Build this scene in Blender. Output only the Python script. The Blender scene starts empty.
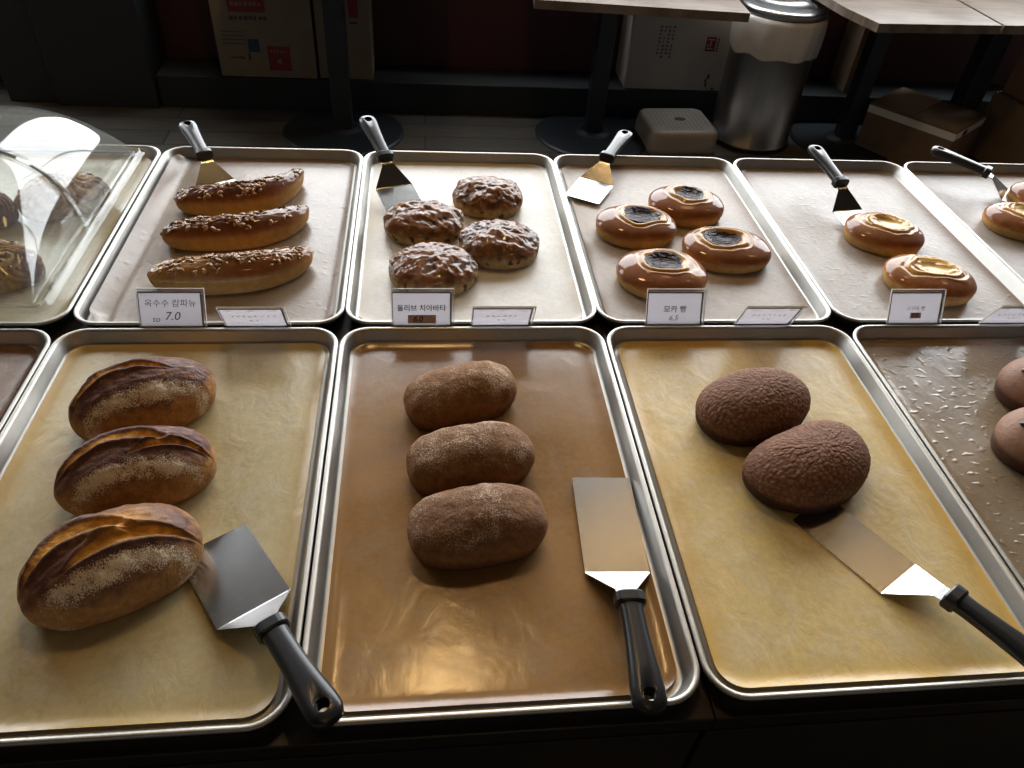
import bpy, bmesh, math, random
from mathutils import Vector, Matrix, noise, Euler
random.seed(7)
C = bpy.context.scene.collection
PI = math.pi
R = math.radians
RIM = 0.87            # height of the tray rims
TOP = 0.846           # height of the counter top
FL = 0.8485           # height of the tray floors
PAPER = 0.8495        # top of the parchment

# ------------------------------------------------------------------ helpers
def obj(name, bm, m=None, parent=None, smooth=False, loc=(0, 0, 0), rz=0):
    me = bpy.data.meshes.new(name)
    if isinstance(bm, bmesh.types.BMesh):
        bm.normal_update(); bm.to_mesh(me); bm.free()
    else:
        me = bm
    if m and not me.materials: me.materials.append(m)
    if smooth:
        for p in me.polygons: p.use_smooth = True
    o = bpy.data.objects.new(name, me); C.objects.link(o)
    o.location = loc; o.rotation_euler = (0, 0, rz)
    if parent: o.parent = parent
    return o
def thing(name, label, cat, loc=(0, 0, 0), rz=0, group=None):
    o = bpy.data.objects.new(name, None); C.objects.link(o)
    o.location = loc; o.rotation_euler = (0, 0, rz); o.empty_display_size = .05
    o['label'] = label; o['category'] = cat
    if group: o['group'] = group
    return o
def tag(o, label, cat, group=None):
    o['label'] = label; o['category'] = cat
    if group: o['group'] = group
    return o
def struct(o):
    o['kind'] = 'structure'; return o
def bx(bm, x0, y0, z0, x1, y1, z1, bev=0):
    vs = [bm.verts.new(p) for p in ((x0,y0,z0),(x1,y0,z0),(x1,y1,z0),(x0,y1,z0),(x0,y0,z1),(x1,y0,z1),(x1,y1,z1),(x0,y1,z1))]
    fs = [bm.faces.new([vs[i] for i in f]) for f in ((3,2,1,0),(4,5,6,7),(0,1,5,4),(1,2,6,5),(2,3,7,6),(3,0,4,7))]
    if bev:
        es = list({e for f in fs for e in f.edges})
        bmesh.ops.bevel(bm, geom=es, offset=bev, segments=2, affect='EDGES', profile=.5)
    return bm
def box(x0, y0, z0, x1, y1, z1, bev=0):
    return bx(bmesh.new(), x0, y0, z0, x1, y1, z1, bev)
def prism(bm, pts, z0, z1):
    a = [bm.verts.new((p[0], p[1], z0)) for p in pts]; b = [bm.verts.new((p[0], p[1], z1)) for p in pts]
    n = len(pts); bm.faces.new(a[::-1]); bm.faces.new(b)
    for i in range(n): bm.faces.new((a[i], a[(i+1) % n], b[(i+1) % n], b[i]))
    return bm
def loft(bm, rings, cap0=True, cap1=True):
    vr = [[bm.verts.new(p) for p in r] for r in rings]; n = len(vr[0])
    for a, b in zip(vr, vr[1:]):
        for i in range(n): bm.faces.new((a[i], a[(i+1) % n], b[(i+1) % n], b[i]))
    if cap0: bm.faces.new(vr[0][::-1])
    if cap1: bm.faces.new(vr[-1])
    return bm
def circ(cx, cy, z, r, n=32, ry=None):
    ry = r if ry is None else ry
    return [(cx + r*math.cos(2*PI*i/n), cy + ry*math.sin(2*PI*i/n), z) for i in range(n)]
def lathe(bm, prof, n=32, cx=0, cy=0):
    return loft(bm, [circ(cx, cy, z, r, n) for r, z in prof])

# ------------------------------------------------------------------ materials
def nodes(name):
    m = bpy.data.materials.new(name); m.use_nodes = True
    nt = m.node_tree; return m, nt, nt.nodes['Principled BSDF']
def N(nt, t, **kw):
    n = nt.nodes.new(t)
    for k, v in kw.items():
        if k in n.inputs.keys() if hasattr(n.inputs, 'keys') else False: n.inputs[k].default_value = v
        else: setattr(n, k, v)
    return n
def mixc(nt, fac, a, b, typ='MIX'):
    n = nt.nodes.new('ShaderNodeMix'); n.data_type = 'RGBA'; n.blend_type = typ
    for s, v in ((n.inputs[0], fac), (n.inputs[6], a), (n.inputs[7], b)):
        if isinstance(v, bpy.types.NodeSocket): nt.links.new(v, s)
        elif isinstance(v, (int, float)): s.default_value = v
        else: s.default_value = (*v, 1) if len(v) == 3 else v
    return n.outputs[2]
def noi(nt, scale, detail=3, rough=.5, coord='Object', stretch=None, dist=0):
    tc = nt.nodes.new('ShaderNodeTexCoord'); n = nt.nodes.new('ShaderNodeTexNoise')
    n.inputs['Scale'].default_value = scale; n.inputs['Detail'].default_value = detail
    n.inputs['Roughness'].default_value = rough; n.inputs['Distortion'].default_value = dist
    if stretch:
        mp = nt.nodes.new('ShaderNodeMapping'); mp.inputs['Scale'].default_value = stretch
        nt.links.new(tc.outputs[coord], mp.inputs[0]); nt.links.new(mp.outputs[0], n.inputs[0])
    else: nt.links.new(tc.outputs[coord], n.inputs[0])
    return n.outputs[0]
def ramp(nt, src, stops):
    r = nt.nodes.new('ShaderNodeValToRGB'); nt.links.new(src, r.inputs[0])
    e = r.color_ramp.elements
    while len(e) < len(stops): e.new(.5)
    for i, (p, c) in enumerate(stops):
        e[i].position = p; e[i].color = (c, c, c, 1) if isinstance(c, (int, float)) else (*c, 1)
    return r.outputs[0]
def bump(nt, bs, src, strength, dist, prev=None):
    b = nt.nodes.new('ShaderNodeBump'); b.inputs['Strength'].default_value = strength; b.inputs['Distance'].default_value = dist
    nt.links.new(src, b.inputs['Height'])
    if prev is not None: nt.links.new(prev, b.inputs['Normal'])
    nt.links.new(b.outputs[0], bs.inputs['Normal']); return b.outputs[0]
def mat(name, col, rough=.5, metal=0, spec=.5, var=0, vscale=8, bmp=0, bscale=60, bdist=.001, coat=0, stretch=None):
    m, nt, bs = nodes(name)
    bs.inputs['Base Color'].default_value = (*col, 1); bs.inputs['Roughness'].default_value = rough
    bs.inputs['Metallic'].default_value = metal; bs.inputs['Specular IOR Level'].default_value = spec
    bs.inputs['Coat Weight'].default_value = coat
    s = noi(nt, vscale, 4, .6, stretch=stretch)
    c = mixc(nt, ramp(nt, s, [(.3, 0), (.7, 1)]), [max(0, v*(1-var)) for v in col], [min(1, v*(1+var)) for v in col])
    nt.links.new(c, bs.inputs['Base Color'])
    if bmp: bump(nt, bs, noi(nt, bscale, 3, stretch=stretch), bmp, bdist)
    return m

M = {}
M['alu'] = mat('tray_aluminium', (.46, .45, .42), .46, 1, var=.06, vscale=30, bmp=.08, bscale=900, bdist=.0004)
M['steel'] = mat('spatula_steel', (.55, .55, .55), .20, 1, var=.05, vscale=60, bmp=.10, bscale=150, bdist=.0006, stretch=(30, 1.5, 1))
M['bin_steel'] = mat('bin_steel', (.36, .365, .37), .32, 1, var=.1, vscale=20, stretch=(1, 1, .05))
M['black_plastic'] = mat('black_handle_plastic', (.014, .015, .017), .28, 0, .4, var=.1, bmp=.1, bscale=600, bdist=.0003)
M['counter_black'] = mat('counter_laminate', (.018, .013, .010), .38, 0, .4, var=.25, vscale=6)
M['counter_front'] = mat('counter_front_laminate', (.022, .018, .014), .5, 0, .4, var=.2, vscale=6)
M['seam'] = mat('recess_black', (.004, .004, .004), .8)
M['wall_dark'] = mat('wall_dark_paint', (.013, .017, .022), .65, var=.1)
M['wall_maroon'] = mat('wall_maroon_paint', (.05, .011, .016), .6, var=.15, vscale=2)
M['wall_light'] = mat('wall_plaster', (.24, .20, .17), .8, var=.05)
M['ceiling'] = mat('ceiling_paint', (.055, .047, .038), .85, var=.04)
M['frame'] = mat('window_frame_metal', (.02, .02, .022), .45, .3)
M['dark_iron'] = mat('dark_powder_coated_iron', (.012, .018, .026), .45, 0, .5, var=.1)
M['cardboard'] = mat('brown_cardboard', (.19, .125, .075), .85, var=.1, vscale=12)
M['cardboard_pale'] = mat('pale_cardboard', (.21, .17, .125), .85, var=.08, vscale=12)
M['cardboard_white'] = mat('white_cardboard', (.42, .39, .37), .7, var=.06, vscale=6)
M['card_orange'] = mat('orange_cardboard', (.27, .15, .08), .8, var=.08)
M['print_red'] = mat('red_print', (.20, .022, .028), .7)
M['print_dark'] = mat('dark_print', (.05, .045, .045), .7)
M['print_blue'] = mat('blue_print', (.03, .05, .11), .7)
M['print_white'] = mat('white_print', (.75, .72, .68), .7)
M['white_plastic'] = mat('white_stool_plastic', (.33, .30, .27), .5, var=.05)
M['bag'] = mat('translucent_bin_bag', (.62, .60, .58), .35, var=.1, bmp=.5, bscale=14, bdist=.01)
def card_mat(name, ca, cb):
    m, nt, bs = nodes(name); out = nt.nodes['Material Output']
    bs.inputs['Base Color'].default_value = ca; bs.inputs['Roughness'].default_value = .6
    tl = nt.nodes.new('ShaderNodeBsdfTranslucent'); tl.inputs[0].default_value = cb
    mx = nt.nodes.new('ShaderNodeMixShader'); mx.inputs[0].default_value = .55
    nt.links.new(bs.outputs[0], mx.inputs[1]); nt.links.new(tl.outputs[0], mx.inputs[2]); nt.links.new(mx.outputs[0], out.inputs[0]); return m
M['card'] = card_mat('sign_card_paper', (.66, .61, .65, 1), (.64, .585, .63, 1))
M['card_border'] = mat('card_border_print', (.13, .10, .10), .6)
M['ink'] = mat('black_ink', (.02, .02, .02), .7)
M['price_box'] = card_mat('price_box_print', (.60, .42, .31, 1), (.60, .40, .28, 1))
M['price_line'] = mat('price_box_outline', (.20, .08, .05), .6)
M['ac_edge'] = mat('acrylic_edge', (.85, .86, .86), .2)
M['parch_curl'] = M['card']

def acrylic(name, haze, tint, rough=.03):
    m, nt, bs = nodes(name)
    out = nt.nodes['Material Output']; nt.nodes.remove(bs)
    tr = nt.nodes.new('ShaderNodeBsdfTransparent'); tr.inputs[0].default_value = (*tint, 1)
    gl = nt.nodes.new('ShaderNodeBsdfGlossy'); gl.inputs['Roughness'].default_value = rough; gl.inputs[0].default_value = (1, 1, 1, 1)
    df = nt.nodes.new('ShaderNodeBsdfDiffuse'); df.inputs[0].default_value = (.8, .84, .86, 1)
    lw = nt.nodes.new('ShaderNodeLayerWeight'); lw.inputs['Blend'].default_value = .5
    pw = nt.nodes.new('ShaderNodeMath'); pw.operation = 'POWER'; pw.inputs[1].default_value = 5; nt.links.new(lw.outputs['Facing'], pw.inputs[0])
    fr = nt.nodes.new('ShaderNodeMath'); fr.operation = 'MULTIPLY_ADD'; fr.inputs[1].default_value = .95; fr.inputs[2].default_value = .032; nt.links.new(pw.outputs[0], fr.inputs[0])
    m1 = nt.nodes.new('ShaderNodeMixShader'); m2 = nt.nodes.new('ShaderNodeMixShader')
    m1.inputs[0].default_value = haze
    nt.links.new(tr.outputs[0], m1.inputs[1]); nt.links.new(df.outputs[0], m1.inputs[2])
    nt.links.new(fr.outputs[0], m2.inputs[0]); nt.links.new(m1.outputs[0], m2.inputs[1]); nt.links.new(gl.outputs[0], m2.inputs[2])
    nt.links.new(m2.outputs[0], out.inputs[0])
    return m
M['acrylic'] = acrylic('clear_acrylic', .04, (.97, .98, .98))
M['acrylic_cover'] = acrylic('clear_cover_acrylic', .05, (.95, .97, .97), .04)

def parchment(name, col, edge, rough=.3, wr=.5, spec=.5, flecks=0, size=(.376, .576)):
    m, nt, bs = nodes(name)
    n1 = noi(nt, 5, 5, .6, dist=.6); n2 = noi(nt, 38, 4, .6, stretch=(1, .6, 1))
    base = mixc(nt, ramp(nt, n1, [(.35, 0), (.7, 1)]), [v*.74 for v in col], [min(1, v*1.16) for v in col])
    n3 = noi(nt, 13, 6, .7, dist=1.5); base = mixc(nt, ramp(nt, n3, [(.46, 0), (.62, .5)]), base, [min(1, .5*v+.5*sum(col)/3*1.12) for v in col])
    base = mixc(nt, ramp(nt, n2, [(.4, 0), (.75, .25)]), base, [min(1, v*1.35) for v in col])
    base = mixc(nt, ramp(nt, noi(nt, 130, 3, .7), [(.35, 0), (.7, .30)]), base, [min(1, v*1.5) for v in col])
    # oil soaked edges
    tc = nt.nodes.new('ShaderNodeTexCoord'); sp = nt.nodes.new('ShaderNodeSeparateXYZ'); nt.links.new(tc.outputs['Object'], sp.inputs[0])
    def mt(op, a, b=None):
        n = nt.nodes.new('ShaderNodeMath'); n.operation = op
        for i, v in enumerate((a, b)):
            if v is None: continue
            if isinstance(v, bpy.types.NodeSocket): nt.links.new(v, n.inputs[i])
            else: n.inputs[i].default_value = v
        return n.outputs[0]
    ex = mt('MULTIPLY', mt('ABSOLUTE', sp.outputs[0]), 2/size[0]); ey = mt('MULTIPLY', mt('ABSOLUTE', sp.outputs[1]), 2/size[1])
    ex = mt('POWER', ex, 5); ey = mt('POWER', ey, 9)
    e = mt('ADD', mt('MAXIMUM', ex, ey), mt('MULTIPLY', mt('SUBTRACT', n1, .5), .5))
    base = mixc(nt, ramp(nt, e, [(.25, 0), (.95, 1)]), base, edge)
    nt.links.new(base, bs.inputs['Base Color'])
    bs.inputs['Roughness'].default_value = rough; bs.inputs['Specular IOR Level'].default_value = spec
    nt.links.new(ramp(nt, n1, [(.3, rough*.8), (.75, min(1, rough*1.35))]), bs.inputs['Roughness'])
    b = bump(nt, bs, noi(nt, 26, 5, .55, stretch=(1, .7, 1), dist=1.2), wr, .0022)
    b = bump(nt, bs, noi(nt, 7, 2, .5, dist=.8), wr*.5, .006, b)
    if flecks:
        f = ramp(nt, noi(nt, 100, 0, .4, stretch=(.8, 1.15, 1)), [(.62, 0), (.85, 1)])
        b = bump(nt, bs, f, flecks, .0012, b)
    return m

def bread_mat(name, rough=.75, spec=.3, coat=0, flour=(.72, .60, .42), fscale=900, grain=.18, gscale=160, bmp=.4, bscale=260, bdist=.0012, fr=.1):
    m, nt, bs = nodes(name)
    at = nt.nodes.new('ShaderNodeAttribute'); at.attribute_name = 'Col'
    ax = nt.nodes.new('ShaderNodeAttribute'); ax.attribute_name = 'aux'
    sp = nt.nodes.new('ShaderNodeSeparateColor'); nt.links.new(ax.outputs[0], sp.inputs[0])
    g = noi(nt, gscale, 4, .65)
    dark = nt.nodes.new('ShaderNodeMix'); 
    c = mixc(nt, 1.0, at.outputs[0], ramp(nt, g, [(.3, 1-grain), (.7, 1+0*grain)]), 'MULTIPLY')
    fn = noi(nt, fscale, 3, .7)
    a = nt.nodes.new('ShaderNodeMath'); a.operation = 'ADD'; nt.links.new(fn, a.inputs[0]); nt.links.new(sp.outputs[0], a.inputs[1])
    c = mixc(nt, ramp(nt, a.outputs[0], [(.92, 0), (1.0+fr, 1)]), c, flour)
    nt.links.new(c, bs.inputs['Base Color'])
    bs.inputs['Roughness'].default_value = rough; bs.inputs['Specular IOR Level'].default_value = spec
    bs.inputs['Coat Roughness'].default_value = .07
    if coat:
        k = nt.nodes.new('ShaderNodeMath'); k.operation = 'MULTIPLY'; k.inputs[1].default_value = coat
        nt.links.new(sp.outputs[1], k.inputs[0]); nt.links.new(k.outputs[0], bs.inputs['Coat Weight'])
        rr = ramp(nt, sp.outputs[1], [(0, .75), (1, rough)]); nt.links.new(rr, bs.inputs['Roughness'])
    if bmp: bump(nt, bs, noi(nt, bscale, 4, .6), bmp, bdist)
    return m
M['batard'] = bread_mat('batard_crust', .6, .35, .25, (.76, .63, .47), 640, .45, 110, .8, 200, .0022, fr=.40)
M['dusted'] = bread_mat('dusted_loaf_crust', .8, .25, 0, (.54, .40, .27), 620, .45, 90, .7, 240, .0022, fr=.40)
M['cocoa'] = bread_mat('cocoa_crust', .75, .25, 0, (.3, .17, .1), 500, .35, 200, .8, 330, .0015)
M['cocoa_smooth'] = bread_mat('smooth_cocoa_crust', .6, .3, 0, (.3, .17, .1), 500, .25, 120, .25, 300, .0005)
M['glazed'] = bread_mat('glazed_crust', .75, .15, .6, (.7, .6, .45), 500, .30, 90, .15, 180, .0006)
M['ciabatta'] = bread_mat('oily_ciabatta_crust', .75, .15, .55, (.7, .6, .45), 500, .45, 110, .35, 160, .0012)
M['bean'] = mat('red_bean_paste', (.025, .008, .010), .14, 0, .10, var=.4, vscale=200, bmp=.8, bscale=170, bdist=.004)
M['custard'] = mat('baked_custard', (.72, .45, .13), .3, 0, .4, var=.12, vscale=60, bmp=.25, bscale=60, bdist=.002)
M['pastry'] = bread_mat('flaky_pastry_crust', .6, .3, .2, (.8, .72, .6), 300, .4, 70, .6, 120, .003)
M['flake'] = mat('toasted_seed_flakes', (.34, .18, .07), .35, 0, .5, var=.6, vscale=150)
M['choc'] = mat('chocolate_chip', (.02, .01, .008), .4)

# ------------------------------------------------------------------ camera
cam_d = bpy.data.cameras.new('camera'); cam = bpy.data.objects.new('camera', cam_d); C.objects.link(cam)
cam.location = (0, 0, RIM + .7114)
cam.rotation_euler = (Matrix.Rotation(R(-8.47210), 3, 'Z') @ Matrix.Rotation(R(48.49512), 3, 'X') @ Matrix.Rotation(R(4.90865), 3, 'Z')).to_euler()
cam_d.sensor_width = 36; cam_d.lens = 755.7*36/1024; cam_d.clip_start = .02
bpy.context.scene.camera = cam

# ------------------------------------------------------------------ setting
X0, X1, Y0, Y1, ZC = -4.2, 5.6, -3.2, 4.15, 3.75
# floor of grey wood planks
def floor_mat():
    m, nt, bs = nodes('grey_plank_floor')
    tc = nt.nodes.new('ShaderNodeTexCoord'); br = nt.nodes.new('ShaderNodeTexBrick')
    nt.links.new(tc.outputs['Object'], br.inputs[0]); br.inputs['Scale'].default_value = 1
    br.inputs['Brick Width'].default_value = 1.2; br.inputs['Row Height'].default_value = .15
    br.inputs['Mortar Size'].default_value = .004
    br.inputs['Color1'].default_value = (.10, .095, .085, 1); br.inputs['Color2'].default_value = (.065, .062, .057, 1); br.inputs['Mortar'].default_value = (.02, .02, .02, 1)
    g = noi(nt, 6, 6, .65, stretch=(1, 12, 1))
    c = mixc(nt, 1, br.outputs[0], ramp(nt, g, [(.25, .5), (.75, 1.3)]), 'MULTIPLY')
    nt.links.new(c, bs.inputs['Base Color']); bs.inputs['Roughness'].default_value = .42; bs.inputs['Specular IOR Level'].default_value = .35
    bump(nt, bs, g, .2, .002); return m
struct(obj('floor', box(X0, Y0, -.1, X1, Y1+.2, 0), floor_mat()))
struct(obj('ceiling', box(X0, Y0, ZC, X1, Y1+.2, ZC+.1), M['ceiling']))
struct(obj('wall_front', box(X0, Y0-.15, 0, X1, Y0, ZC), M['wall_light']))
struct(obj('wall_left', box(X0-.15, Y0, 0, X0, Y1+.2, ZC), M['wall_light']))
struct(obj('wall_right', box(X1, Y0, 0, X1+.15, Y1+.2, ZC), M['wall_light']))
WZ0, WZ1 = 1.15, 3.62
WL = (-3.9, -1.80); WR = (-1.12, 4.9)
b = bmesh.new()
bx(b, X0, Y1, 0, WL[0], Y1+.2, WZ0); bx(b, -2.6, Y1, 0, X1, Y1+.2, WZ0); bx(b, WL[0], Y1, 0, -2.6, Y1+.2, .08); bx(b, X0, Y1, WZ1, X1, Y1+.2, ZC)
bx(b, X0, Y1, WZ0, WL[0], Y1+.2, WZ1); bx(b, WL[1], Y1, WZ0, WR[0], Y1+.2, WZ1); bx(b, WR[1], Y1, WZ0, X1, Y1+.2, WZ1)
struct(obj('wall_back', b, M['wall_dark']))
b = bmesh.new(); bx(b, -1.3, Y1-.012, .0, 3.6, Y1-.001, WZ0-.03)
struct(obj('trim_1', b, M['wall_maroon']))
def window(n, xa, xb, bars, WZ0=WZ0, WZ1=WZ1):
    b = bmesh.new(); t = .03
    y0, y1 = Y1+.05, Y1+.10
    bx(b, xa, y0, WZ0, xb, y1, WZ0+t); bx(b, xa, y0, WZ1-t, xb, y1, WZ1)
    bx(b, xa, y0, WZ0+t, xa+t, y1, WZ1-t); bx(b, xb-t, y0, WZ0+t, xb, y1, WZ1-t)
    for x in bars: bx(b, x-.015, y0, WZ0+t, x+.015, y1, WZ1-t)
    struct(obj('window_%d' % n, b, M['frame']))
window(1, *WR, (.9, 2.9)); window(2, *WL, ()); window(3, -3.9, -2.6, (), .08, WZ0)  # low left opening is added out of view to brighten the floor
# low dark plinth along the back wall
struct(obj('trim_2', box(-1.3, 3.88, 0, 4.4, Y1-.013, .155, .004), M['wall_dark']))
# dark pillar and panel at the left
struct(obj('trim_3', box(-2.02, 3.90, 0, -1.79, Y1-.001, WZ0+.9, .004), M['wall_dark']))
struct(obj('trim_4', box(-1.78, 3.86, 0, -1.31, Y1-.002, WZ0, .004), M['wall_dark']))

# ------------------------------------------------------------------ counter units
def counter(xa, xb, label):
    t = thing('display_counter', label, 'counter', ((xa+xb)/2, .94, 0), 0, 'counter units under the trays')
    w = (xb-xa)/2
    obj('countertop', box(-w, -.623, .822, w, .625, TOP, .0015), M['counter_black'], t)
    obj('body', box(-w+.004, -.585, .08, w-.004, .60, .8215), M['counter_front'], t)
    obj('recess', box(-w+.006, -.60, .802, w-.006, -.5855, .8215), M['seam'], t)
    obj('plinth', box(-w+.03, -.54, 0, w-.03, .56, .0795), M['seam'], t)
    n = 2 if w > .5 else 1
    for i in range(n):
        a = -w + .003 + i*(2*w)/n; c = -w - .003 + (i+1)*(2*w)/n
        obj('drawer_front', box(a, -.615, .45, c, -.5860, .799, .001), M['counter_front'], t)
        obj('door', box(a, -.615, .10, c, -.5860, .446, .001), M['counter_front'], t)
    return t
counter(-.985, .2805, 'dark wooden counter unit under the left trays, left of the seam')
counter(.2815, 1.547, 'dark wooden counter unit under the right trays, right of the seam')

# ------------------------------------------------------------------ trays
def rrect(w, d, r, n=10):
    pts = []
    for cx, cy, a0 in ((w-r, d-r, 0), (-w+r, d-r, 90), (-w+r, -d+r, 180), (w-r, -d+r, 270)):
        for i in range(n+1):
            a = R(a0+90*i/n); pts.append((cx+r*math.cos(a), cy+r*math.sin(a)))
    return pts
TW, TD, TR = .2005, .3035, .042
def tray_mesh():
    bm = bmesh.new()
    prof = [(.020, 0), (.014, .0008), (.0125, .004), (.0085, .0175), (.006, .0178), (.002, .0178), (.0003, .0192), (0, .0212), (.0006, .0232), (.0022, .0240), (.0044, .0238), (.0062, .0226), (.0074, .0205), (.0130, .0052), (.0142, .0034), (.0165, .0026), (.020, .0025)]
    rings = []
    for ins, z in prof:
        rings.append([(x, y, z) for x, y in rrect(TW-ins, TD-ins, max(.01, TR-ins*.9))])
    loft(bm, rings)
    me = bpy.data.meshes.new('baking_tray'); bm.normal_update(); bm.to_mesh(me); bm.free()
    me.materials.append(M['alu'])
    for p in me.polygons: p.use_smooth = len(p.vertices) < 5
    return me
TRM = tray_mesh()
COLF = {'A': -.7345, 'B': -.3317, 'C': .0713, 'D': .4745, 'E': .8785}
COLB = {'T1': -.7335, 'T2': -.3290, 'T3': .0730, 'T4': .4735, 'T5': .8755, 'T6': 1.2790}
def tray(k, label):
    x, y = (COLF[k], .6275) if k in COLF else (COLB[k], 1.2440)
    o = obj('baking_tray', TRM, None, None, loc=(x, y, TOP))
    tag(o, label, 'tray', 'aluminium baking trays'); return (x, y)
def paper(k, label, m, w=.181, d=.284, curlx=0, seed=0, rise=.004, dx=0, dy=0):
    x, y = (COLF[k], .6275) if k in COLF else (COLB[k], 1.2440)
    bm = bmesh.new(); nx, ny = 50, 76; vs = []
    for j in range(ny+1):
        row = []
        for i in range(nx+1):
            u, v = -1+2*i/nx, -1+2*j/ny
            # rounded corners
            px, py = u*w, v*d
            r = .030; cx, cy = w-r, d-r
            if abs(px) > cx and abs(py) > cy:
                qx, qy = abs(px)-cx, abs(py)-cy; mx = max(qx, qy); l = math.hypot(qx, qy)
                if l > 1e-6: px = math.copysign(cx+qx*mx/l, px); py = math.copysign(cy+qy*mx/l, py)
            z = .0006 + .0009*(noise.noise(Vector((px*14+seed, py*10, seed)))+.5) * (1-max(abs(u), abs(v))**6)
            e = max(0, (abs(u)-.93)/.07); f = max(0, (abs(v)-.955)/.045)
            z += rise*max(e, f)**2
            if curlx and u*curlx > 0: z += .012*max(0, (abs(u)-.84)/.16)**1.6
            row.append(bm.verts.new((px+dx, py+dy, max(z, .0005))))
        vs.append(row)
    for j in range(ny):
        for i in range(nx): bm.faces.new((vs[j][i], vs[j][i+1], vs[j+1][i+1], vs[j+1][i]))
    o = obj('parchment_paper', bm, m, None, True, (x, y, TOP+.0026))
    tag(o, label, 'baking paper', 'parchment sheets lining the trays'); return o
DESC = {
 'A': ('aluminium baking tray at the left frame edge, front row, cut off by the frame', 'brown parchment lining the cut-off front tray at the left frame edge'),
 'B': ('aluminium baking tray holding three scored floury loaves', 'pale yellow parchment under the three scored floury loaves'),
 'C': ('aluminium baking tray holding three dusted brown loaves', 'glossy brown parchment under the three dusted brown loaves'),
 'D': ('aluminium baking tray holding two crackled cocoa buns', 'golden yellow parchment under the two crackled cocoa buns'),
 'E': ('aluminium baking tray at the right end of the front row', 'taupe speckled parchment in the rightmost front tray'),
 'T1': ('aluminium baking tray under the clear domed cover', 'pale parchment under the clear domed cover'),
 'T2': ('aluminium baking tray holding three long seeded rolls', 'taupe parchment under the three long seeded rolls'),
 'T3': ('aluminium baking tray holding four round ciabatta', 'cream parchment under the four round ciabatta'),
 'T4': ('aluminium baking tray holding four red bean buns', 'pale taupe parchment under the four red bean buns'),
 'T5': ('aluminium baking tray holding two custard buns, back row', 'grey taupe parchment under the two fully visible custard buns'),
 'T6': ('aluminium baking tray at the right end of the back row', 'grey parchment in the rightmost back tray')}
PM = {
 'A': parchment('parchment_brown_dark', (.22, .12, .06), (.12, .06, .03), .3, .4, flecks=.15),
 'B': parchment('parchment_pale_yellow', (.47, .39, .21), (.50, .34, .11), .33, .5),
 'C': parchment('parchment_brown', (.30, .165, .062), (.28, .145, .05), .20, .22),
 'D': parchment('parchment_golden', (.62, .46, .19), (.60, .36, .06), .33, .55),
 'E': parchment('parchment_taupe', (.25, .19, .125), (.24, .16, .08), .24, .35, flecks=.6),
 'T1': parchment('parchment_cream', (.50, .46, .34), (.46, .38, .22), .36, .4),
 'T2': parchment('parchment_taupe_dull', (.24, .18, .13), (.20, .13, .08), .30, .3, flecks=.2),
 'T3': parchment('parchment_off_white', (.56, .53, .47), (.42, .33, .2), .38, .4),
 'T4': parchment('parchment_light_taupe', (.37, .31, .26), (.24, .16, .1), .36, .35, .3, flecks=.15),
 'T5': parchment('parchment_grey_taupe', (.33, .28, .24), (.2, .13, .08), .34, .35, .3, flecks=.3),
 'T6': parchment('parchment_grey', (.33, .29, .26), (.2, .14, .1), .36, .35, .25, flecks=.25)}
for i, k in enumerate(DESC):
    tray(k, DESC[k][0]); paper(k, DESC[k][1], PM[k], seed=i*3.7, curlx=(-1 if k == 'T2' else 0))

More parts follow.
